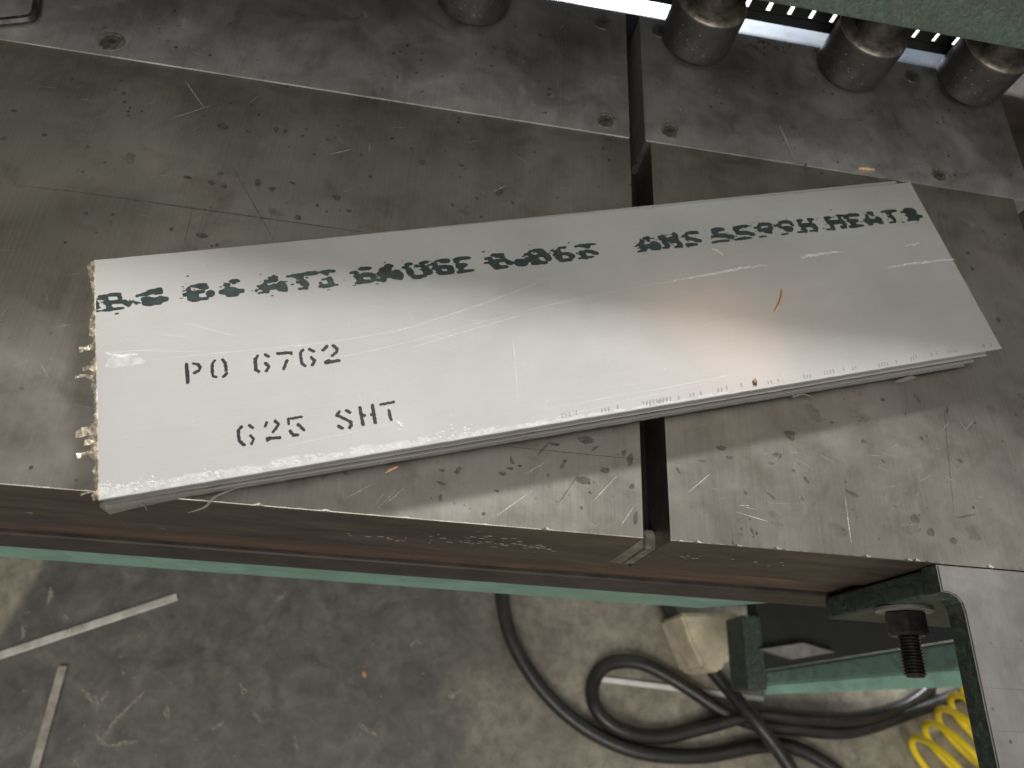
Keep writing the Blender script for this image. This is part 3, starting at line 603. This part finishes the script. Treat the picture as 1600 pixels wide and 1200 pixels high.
# ================================================================== STACK OF SHEETS
SX, SY, TH = -0.234237, -0.006597, 0.280521
LS, WS, NS = 0.46, 0.117, 8
TS = 0.013 / NS
def sheet_mesh(L, W, t, seed, skew=0.0):
    rnd = random.Random(seed); bm = bmesh.new(); nl, nw = 90, 24; pts = []
    for i in range(nl): pts.append((L * i / nl, 0, 0, -1))
    for i in range(nw): pts.append((L - skew * i / nw, W * i / nw, 1, 0))
    for i in range(nl): pts.append((L - skew - (L - skew) * i / nl, W, 0, 1))
    for i in range(nw): pts.append((0, W - W * i / nw, -1, 0))
    rings = []
    b = 0.00018
    for z, ins in ((0.00004, b), (b + 0.00004, 0), (t - b - 0.00006, 0), (t - 0.00006, b)):
        ring = []
        for k, (x, y, nx, ny) in enumerate(pts):
            w_ = 0.00022 * noise.noise(Vector((x * 160, y * 160, seed * 7.1)))
            ring.append(bm.verts.new((x + nx * (w_ - ins), y + ny * (w_ - ins), z)))
        rings.append(ring)
    n = len(pts)
    for A, B in zip(rings, rings[1:]):
        for k in range(n): bm.faces.new((A[k], A[(k + 1) % n], B[(k + 1) % n], B[k]))
    for f in bm.faces: f.material_index = 1
    bm.faces.new(rings[-1]); bm.faces.new(list(reversed(rings[0])))
    bmesh.ops.recalc_face_normals(bm, faces=bm.faces[:]); return bm
words = ['', 'second', 'third', 'fourth', 'fifth', 'sixth', 'seventh']
lens = [0.46, 0.4520, 0.4508, 0.4462, 0.4450, 0.4440, 0.4412, 0.4400]
offv = [0, 0.0009, -0.0006, 0.0010, -0.0009, 0.0006, -0.0012, -0.0004]
rots = [0, 0.0058, -0.0022, 0.0004, -0.0036, -0.0016, -0.0046, -0.0030]
topsheet = None
for i in range(NS):
    o = obj('metal_sheet', sheet_mesh(lens[i], WS - (0.0 if i in (0, 1) else 0.002), TS, i + 1, 0.0), [M['sheet'], M['sheet2']] if i == 0 else [M['sheet2'], M['sheet_edge'] if i in (1, 3, 5, 7) else (M['sheet_edge2'] if i in (2, 6) else M['sheet2'])])
    o.location = (SX + (0.0004 * ((i * 7) % 3)) - offv[i] * math.sin(TH), SY + offv[i] * math.cos(TH), 0.00012 + TS * (NS - 1 - i))
    o.rotation_euler.z = TH + rots[i]
    if i == 0: topsheet = o; lab = 'topmost pale grey metal sheet stencilled PO 6762 and 625 SHT in black'
    elif i == NS - 1: lab = 'lowest metal sheet of the stack, lying on the steel table'
    else: lab = '%s metal sheet from the top of the stack, seen as a thin edge' % words[i]
    tag(o, lab, 'metal sheet', 'sheets in the stack on the shear table')
def sub_sheet(o, kind=None, label=None):
    if kind: o['kind'] = kind
    if label: o['label'] = label
    return o
ZT = TS + 0.00001
def nums(s): return [tuple(float(v) * 1e-4 for v in e.split(',')) for e in s.split()]
# roller marking
st = 0.00024; x0, y0 = -0.002, 0.082; F = field(x0, 0.462, y0, 0.104, st)
rol = nums(ROLLER)
E_ = np.zeros_like(F); KB = 0.27                    # strokes of wet ink run together where they come close
for ax, ay, bx, by, r in rol:
    m = r + 0.004; i0 = max(0, int((min(ax, bx) - m - x0) / st)); i1 = int((max(ax, bx) + m - x0) / st) + 2; j0 = max(0, int((min(ay, by) - m - y0) / st)); j1 = int((max(ay, by) + m - y0) / st) + 2
    X, Y = np.meshgrid(x0 + np.arange(i0, min(i1, F.shape[1])) * st, y0 + np.arange(j0, min(j1, F.shape[0])) * st)
    dx, dy = bx - ax, by - ay; L2 = dx * dx + dy * dy
    t = np.clip(((X - ax) * dx + (Y - ay) * dy) / L2, 0, 1) if L2 > 0 else 0.5 + 0 * X
    R_ = (r * 1.06 + 0.00027) * (1 - 0.3 * np.abs(2 * t - 1) ** 3 * (abs(dx) > 0.004))
    E_[j0:j1, i0:i1] += np.exp(np.clip((R_ - np.hypot(X - ax - t * dx, Y - ay - t * dy)) * 1000 / KB, -30, 9))
F = KB * np.log(E_ + 1e-12)
rr = random.Random(3)
for c in rol:                                     # fine spatter round each stroke
    for _ in range(2):
        if rr.random() < 0.40:
            u, v = c[0] - abs(rr.gauss(0.002, 0.004)), c[1] + rr.gauss(0, 0.0022)
            r_ = rr.uniform(0.00012, 0.00038); stamp(F, x0, y0, st, u, v, u + rr.uniform(0, 0.0016), v, r_)
roughen(F, x0, y0, st, 0.22, 500, 0.6); roughen(F, x0, y0, st, 0.14, 1400)
F[:, : int((0.0004 - x0) / st) + 1] = -1
ivs = sorted((min(c[0], c[2]) - c[4], max(c[0], c[2]) + c[4]) for c in rol); cuts = [x0]; reach = ivs[0][1]
for a, b in ivs:
    if a - reach > 0.0024: cuts.append((a + reach) / 2 + 0.0004)
    reach = max(reach, b)
cuts.append(0.47)
for a, b in zip(cuts, cuts[1:]):
    G = F.copy(); G[:, :max(0, int((a - x0) / st))] = -1; G[:, int((b - x0) / st):] = -1
    sub_sheet(contour('roller_print', G, x0, y0, st, M['ink_green'], topsheet, ZT + 0.00002), 'stuff')
# stencilled words
st = 0.00026; cs = nums(STENCIL)
x0, x1 = min(c[0] for c in cs) - .004, max(c[2] for c in cs) + .004; y0, y1 = min(c[1] for c in cs) - .004, max(c[1] for c in cs) + .004
for nm, lab, test in (('stencil_marking', 'stencilled PO 6762', lambda c: c[1] > 0.033 + 0.0 * c[0]), ('stencil_marking', 'stencilled 625 SHT', lambda c: c[1] <= 0.033)):
    sel = [c for c in cs if test(c)]
    F = field(x0, x1, y0, y1, st)
    for c in sel: stamp(F, x0, y0, st, *c)
    roughen(F, x0, y0, st, 0.32, 1500)
    sub_sheet(contour(nm, F, x0, y0, st, M['ink_black'], topsheet, ZT + 0.00002), label=lab)
# scratches and torn film marks
def polyl(ps, n=10):
    ps = [Vector((p[0] * 1e-4, p[1] * 1e-4, 0)) for p in ps]; return spline(ps, n)
bm = bmesh.new()
for ps in SCRATCH: ribbon(bm, polyl(ps), rnd.uniform(.0003, .0006), ZT + 0.00001, 0.4)
for _ in range(150):
    x, y = rnd.uniform(.01, .43), rnd.uniform(.008, .11); a = rnd.gauss(-0.05, 0.12) if rnd.random() < .8 else rnd.uniform(0, 3); l = rnd.uniform(.002, .02)
    ribbon(bm, [(x + l * k / 3 * math.cos(a), min(.115, y + l * k / 3 * math.sin(a))) for k in range(4)], rnd.uniform(.00008, .0002), ZT + 0.00001, 0.4)
sub_sheet(obj('film_scratches', bm, M['scratch'], topsheet), 'stuff')
bm = bmesh.new()
for ps in BIGSCR:
    for k in range(3):
        ribbon(bm, [p + Vector((0, rnd.gauss(0, .0004), 0)) for p in polyl(ps, 14)], rnd.uniform(.0005, .0012), ZT + 0.00001 + 1e-6 * k, 0.7)
sub_sheet(obj('torn_film_marks', bm, M['gouge'], topsheet), 'stuff')
# frosted scuff at the left end and frosted band with bubbles along the near edge
st = 0.0004; F = field(0, 0.46, 0, 0.075, st)
for j in range(F.shape[0]):
    for i in range(F.shape[1]):
        u, v = i * st, j * st; n1 = noise.noise(Vector((u * 220, v * 320, 0))); n2 = noise.noise(Vector((u * 60, v * 60, 5)))
        f = -1
        if 0.0005 < v < 0.012 and u < 0.30:
            edge = 0.0050 * (1 - u / 0.36) + 0.0012 * n2
            f = (edge - v) * 700 + 1.3 * n1
        if 0.003 < u < 0.05 and 0.054 < v < 0.072:
            d = math.hypot((u - 0.0125) / 0.012, (v - 0.0615) / 0.0055)
            f = max(f, 0.55 - d + 1.6 * n1 * max(0, 1.2 - d))
        F[j, i] = f
F[0] = -1; F[:, 0] = -1
sub_sheet(contour('frosted_film', F, 0, 0, st, M['frost'], topsheet, ZT + 0.000004), 'stuff')
bm = bmesh.new()
def dome(u, v, r, h):
    c = bm.verts.new((u, v, ZT + h)); ring = []
    for k in range(9):
        a = 6.283 * k / 9; q = r * rnd.uniform(.75, 1.25); ring.append(bm.verts.new((u + q * math.cos(a), v + q * math.sin(a), ZT + 0.00003)))
    for k in range(9): bm.faces.new((ring[k], ring[(k + 1) % 9], c))
for _ in range(120):
    u = abs(rnd.gauss(0, 0.085)) + .002; dome(u, rnd.uniform(.0008, .0045) * (1 - min(.6, u * 2)) + .0006, rnd.uniform(.0003, .0011), rnd.uniform(.0001, .0004))
for px, py in ((165, 757), (625, 666), (665, 686), (690, 680), (706, 675), (730, 670), (217, 752), (237, 755), (318, 742)):
    p = at(px, py, 0.013); d = Vector((p.x - SX, p.y - SY)); u, v = d.x * math.cos(TH) + d.y * math.sin(TH), -d.x * math.sin(TH) + d.y * math.cos(TH)
    for k in range(6): dome(u + rnd.gauss(0, .0011), v + rnd.gauss(0, .0011), rnd.uniform(.0004, .0010), rnd.uniform(.0001, .0004))
for _ in range(140): dome(rnd.uniform(.004, .45), rnd.uniform(.004, .112), rnd.uniform(.00012, .0003), .00012)
sub_sheet(obj('film_bubbles', bm, M['bubble'], topsheet), 'stuff')
# faint grey stamp along the near edge, right half
st = 0.0003; F = field(0.2, 0.46, 0.0003, 0.012, st)
for ps in STAMP:
    (a, b), (c, d) = ps
    for k in range(1 + int(abs(c - a) / 18)):
        t = k * 18e-4; u = a * 1e-4 + t
        stamp(F, 0.2, 0.0003, st, u, b * 1e-4 - .0006, u + .0003, b * 1e-4 + .0009, 0.0004)
roughen(F, 0.2, 0.0003, st, 0.5, 1300)
sub_sheet(contour('edge_stamp', F, 0.2, 0.0003, st, M['stamp'], topsheet, ZT + 0.00002), 'stuff')
# torn tape hanging off the left edge
bm = bmesh.new(); n = 150; rows = []
for i in range(n + 1):
    v = 0.0005 + (WS - 0.001) * i / n
    a = 0.0024 + 0.0030 * noise.noise(Vector((v * 55, 2, 0))) + 0.0018 * noise.noise(Vector((v * 260, 4, 0))) + 0.0009 * noise.noise(Vector((v * 900, 6, 0)))
    if 0.070 < v < 0.100: a *= 0.75
    if v > 0.112: a += 0.0008
    a = max(0.0007, a)
    dr = 0.0016 + 0.0016 * noise.noise(Vector((v * 150, 9, 0)))
    rows.append([bm.verts.new((x, v, z)) for x, z in ((0.0006, ZT + 0.00003), (0.0001, ZT + 0.00012), (-a * 0.45, ZT - dr * 0.3 + .0006 * noise.noise(Vector((v * 400, 1, 1)))), (-a, ZT - dr + 0.0011 * noise.noise(Vector((v * 500, 5, 1)))))])
for A, B in zip(rows, rows[1:]):
    for k in range(3): bm.faces.new((A[k], A[k + 1], B[k + 1], B[k]))
for v in (0.003, 0.021, 0.026, 0.031, 0.056, 0.060, 0.0705):  # curled flaps
    ph = rnd.uniform(0, 6); L_ = rnd.uniform(.0035, .0075); prev = None
    wd = rnd.uniform(.002, .0045)
    for k in range(6):
        t = k / 5; x = -0.001 - L_ * t; z = ZT - .001 + .0028 * math.sin(2.4 * t) * rnd.uniform(.5, 1); ww = wd * (1 - .55 * t) * rnd.uniform(.7, 1.2)
        cur = (bm.verts.new((x, v - ww / 2 + .0015 * math.sin(ph + 2 * t), z)), bm.verts.new((x + rnd.uniform(-.0008, .0008), v + ww / 2, z + rnd.uniform(-.001, .001))))
        if prev: bm.faces.new((prev[0], cur[0], cur[1], prev[1]))
        prev = cur
tp = obj('torn_tape', bm, M['tape'], topsheet)
# plastic strands and a folded film corner under the near edge
def loc(px, py, z):
    p = at(px, py, z) - Vector((SX, SY, 0)); c, s = math.cos(TH), math.sin(TH)
    return Vector((p.x * c + p.y * s, -p.x * s + p.y * c, z - topsheet.location.z))
bm = tube(spline([loc(372, 762, .007), loc(350, 770, .007), loc(334, 778, .004), loc(322, 791, .001), loc(308, 797, -.003), loc(294, 801, -.004)], 6), lambda t: 0.0001 + 0.00055 * math.sin(math.pi * t), 6)
obj('plastic_strand', bm, M['film'], topsheet, 60)
bm = tube(spline([loc(219, 788, .005), loc(226, 791, .003), loc(229, 797, .001), loc(232, 799, 0)], 5), lambda t: 0.00035 * (1.05 - t), 6)
obj('plastic_strand', bm, M['film'], topsheet, 60)
bm = tube(spline([loc(1238, 620, .002), loc(1255, 616, .003), loc(1268, 620, .001), loc(1270, 623, .0005)], 5), lambda t: 0.0006 * (1.05 - t), 6)
obj('plastic_strand', bm, M['film'], topsheet, 60)
bm = bmesh.new()
z1, z2 = -TS * 6.6, 0.0005
pf = [[(0.0002, -0.0009, z2), (-0.0012, -0.0010, -0.004), (0.0002, -0.0022, z1 - .0016)], [(0.012, -0.0013, z2 - .001), (0.012, -0.0014, -0.004), (0.012, -0.0017, z1)], [(0.034, -0.0012, z2 - .002), (0.034, -0.0013, -0.004), (0.034, -0.0013, z1 + .001)], [(0.046, -0.0010, -.004), (0.044, -0.0011, -0.006), (0.049, -0.0012, z1 + .003)]]
vs = [[bm.verts.new(p) for p in r] for r in pf]
for A, B in zip(vs, vs[1:]):
    for k in range(2): bm.faces.new((A[k], B[k], B[k + 1], A[k + 1]))
obj('film_corner', bm, M['film'], topsheet)
bm = bmesh.new(); q = [loc(1396, 596, .002), loc(1402, 592, .004), loc(1424, 585, .0045), loc(1432, 588, .003), loc(1410, 596, .001)]
bm.faces.new([bm.verts.new(p + Vector((0, -.0006, 0))) for p in q]); obj('film_corner', bm, M['film'], topsheet)

# ================================================================== SMALL LOOSE THINGS
def sliver(pts, z, w_, label, group='tan slivers lying about'):
    P = spline([at(*p, z + w_ * .35) for p in pts], 5)
    o = obj('sliver', tube([p - P[0] for p in P], lambda t: w_ * (0.3 + 0.7 * math.sin(math.pi * (0.08 + 0.84 * t))), 8), M['sliver'], None, 60); o.location = P[0]
    o.scale.z = 1; return tag(o, label, 'sliver', group)
sliver([(1222, 452), (1221, 466), (1216, 478), (1211, 486)], 0.0132, .00085, 'curved tan sliver lying on the printed metal sheet')
sliver([(1341, 263), (1353, 264), (1366, 265)], 0.0010, .0011, 'short orange tan sliver on the dark table behind the stack')
sliver([(602, 739), (612, 733), (622, 729)], 0.0001, .0008, 'small tan sliver on the table just below the near edge of the stack')
sliver([(568, 1048), (571, 1058)], FLOOR, .003, 'tiny tan sliver down on the concrete floor')
p = at(1180, 597, 0.0133); bm = bmesh.new(); bmesh.ops.create_icosphere(bm, subdivisions=2, radius=0.0016)
for v in bm.verts: v.co = Vector((v.co.x * 0.8, v.co.y * 1.15, v.co.z * 0.45)) * (1 + 0.5 * noise.noise(v.co * 900))
o = obj('dirt_chip', bm, M['chip'], None, 60); o.location = p; tag(o, 'dark brown chip of dirt near the lower edge of the top sheet', 'chip')

# hex key on the wear plate, upper left
kz = 0.0032; kp = [at(-60, 41, kz), at(0, 34, kz), at(38, 30, kz), at(49, 27, kz), at(54, 20, kz), at(56, 8, kz), at(57, -6, kz), at(60, -60, kz)]
base = kp[0].copy()
o = obj('hex_key', tube(spline([p - base for p in kp], 5), 0.0021, 6), M['key'], None, 30); o.location = base
tag(o, 'bent dark steel hex key lying on the back of the table', 'hex key')

# floor: offcut strips, cables, hose
def bar(name, a, b, w_, h, mat, label, cat, group=None):
    a, b = Vector(a), Vector(b); d = b - a
    bm = bbox((0, -w_ / 2, 0), (d.length, w_ / 2, h), h * .15)
    o = obj(name, bm, mat); o.location = (a.x, a.y, FLOOR + 0.0005); o.rotation_euler.z = math.atan2(d.y, d.x); return tag(o, label, cat, group)
a, b = at(-130, 1068, FLOOR), at(278, 933, FLOOR)
bar('offcut_strip', a, b, .0088, .004, M['strip_pale'], 'long pale metal offcut strip lying slantwise on the dark floor', 'offcut', 'offcut strips on the floor')
a, b = at(100, 1041, FLOOR), at(20, 1330, FLOOR)
bar('offcut_strip', a, b, .0098, .004, M['strip_grey'], 'grey metal offcut strip pointing down out of the lower left corner', 'offcut', 'offcut strips on the floor')
a, b = at(936, 1061, FLOOR), at(1192, 1093, FLOOR)
bar('offcut_strip', a, b, .0065, .003, M['white'], 'thin white strip on the floor running under the looped cable', 'offcut', 'offcut strips on the floor')
def cable(name, pts, r, label, lifts=None):
    P = [at(x, y, FLOOR + r + (lifts[i] if lifts else 0)) for i, (x, y) in enumerate(pts)]
    o = obj(name, tube([p - P[0] for p in spline(P, 9)], r, 12), M['cable'], None, 60); o.location = P[0]; return tag(o, label, 'cable', 'black cables on the floor')
CR = 0.0094
cable('cable', [(784, 900), (786, 945), (802, 1005), (848, 1078), (915, 1138), (1000, 1175), (1095, 1181), (1185, 1166), (1240, 1168), (1300, 1200), (1350, 1250)], CR, 'black cable sweeping in a wide curve below the other cables', [0] * 11)
cable('cable', [(1460, 1060), (1440, 1085), (1400, 1108), (1330, 1124), (1250, 1122), (1180, 1116), (1100, 1136), (1030, 1151), (970, 1140), (932, 1108), (927, 1068), (950, 1038), (1000, 1036), (1060, 1066), (1125, 1108), (1170, 1128), (1240, 1138), (1330, 1142), (1430, 1110), (1540, 1070)], CR, 'black cable bent into a teardrop loop on the floor',
      [0, 0, 0, .008, .012, .010, .003, 0, .006, .006, 0, 0, 0, 0, .004, 0, 0, 0, 0, 0])
cable('cable', [(1030, 920), (1050, 962), (1085, 1012), (1132, 1070), (1182, 1128), (1228, 1190), (1270, 1260)], CR, 'straight black cable crossing over the looped cable', [0, 0.004, 0.008, .016, .034, .030, .020])
bm = bmesh.new()
for pl in (((130,1078),(142,1090),(158,1105)),((168,1080),(160,1095),(150,1112)),((120,1186),(121,1200),(119,1212)),((160,1168),(190,1162),(215,1160)),((225,1082),(205,1102),(180,1128),(160,1155)),((375,1068),(383,1085)),((395,1112),(410,1130)),((150,1150),(168,1166)),((35,975),(38,990),(30,1000)),((100,962),(108,966)),((330,1140),(350,1128)),((430,940),(448,925)),((260,1100),(262,1125)),((460,1150),(465,1172)),((80,920),(76,945)),((640,1010),(655,1000)),((700,1090),(720,1080)),((560,1130),(590,1150))):
    pts = spline([at(x, y, FLOOR) for x, y in pl], 6)
    for k in range(3): ribbon(bm, [p + Vector((rnd.gauss(0, .0015), rnd.gauss(0, .0015), 0)) for p in pts], rnd.uniform(.0015, .004), FLOOR + .0006 + k * 1e-4, .7)
for _ in range(220):
    p = at(rnd.uniform(0, 1500), rnd.uniform(930, 1200), FLOOR); blob(bm, p.x, p.y, rnd.uniform(.0006, .0022), rnd.uniform(.0005, .0016), rnd.uniform(0, 3), FLOOR + .0005, 7, .4)
o = obj('floor_scuffs', bm, M['scuff']); o.parent = fl; o.matrix_parent_inverse = Matrix.Translation((0, 0, -FLOOR)); o['kind'] = 'stuff'
# coiled yellow hose
ax0, ax1 = at(1500, 1196, FLOOR + .05), at(1585, 1098, FLOOR + .05); d = (ax1 - ax0).normalized(); side = d.cross(Vector((0, 0, 1))).normalized(); upv = Vector((0, 0, 1))
pts = []
for k in range(7 * 26):
    t = k / 26; a = 2 * math.pi * t
    pts.append(Vector(d * (0.030 * (t - 1.3)) + side * 0.058 * math.cos(a) + upv * 0.046 * math.sin(a)))
o = obj('coiled_hose', tube(pts, 0.0046, 10), M['hose'], None, 60); o.location = ax0
tag(o, 'bright yellow coiled air hose on the floor beside the arm', 'hose')
# cream block and grey plate
q = [at(1063, 958, -.62), at(1158, 958, -.62), at(1156, 1030, -.62), at(1136, 1030, -.62), at(1128, 1050, -.62), at(1098, 1044, -.62), at(1080, 1005, -.62)]
o = obj('cream_block', prism([(p.x - q[0].x, p.y - q[0].y) for p in reversed(q)], 0, .08, .004), M['cream']); o.location = (q[0].x, q[0].y, FLOOR + .0005)
tag(o, 'cream painted block with a chipped lower corner behind the cables', 'block')
zp = -0.495
q = [at(1188, 1014, zp), at(1240, 1030, zp), at(1306, 1019, zp), at(1255, 1004, zp)]
o = obj('grey_plate', prism([(p.x - q[0].x, p.y - q[0].y) for p in q], 0, .010, .0008), M['grey_plate']); o.location = (q[0].x, q[0].y, -0.5042)
tag(o, 'small grey metal plate lying in the dark under the machine', 'plate')
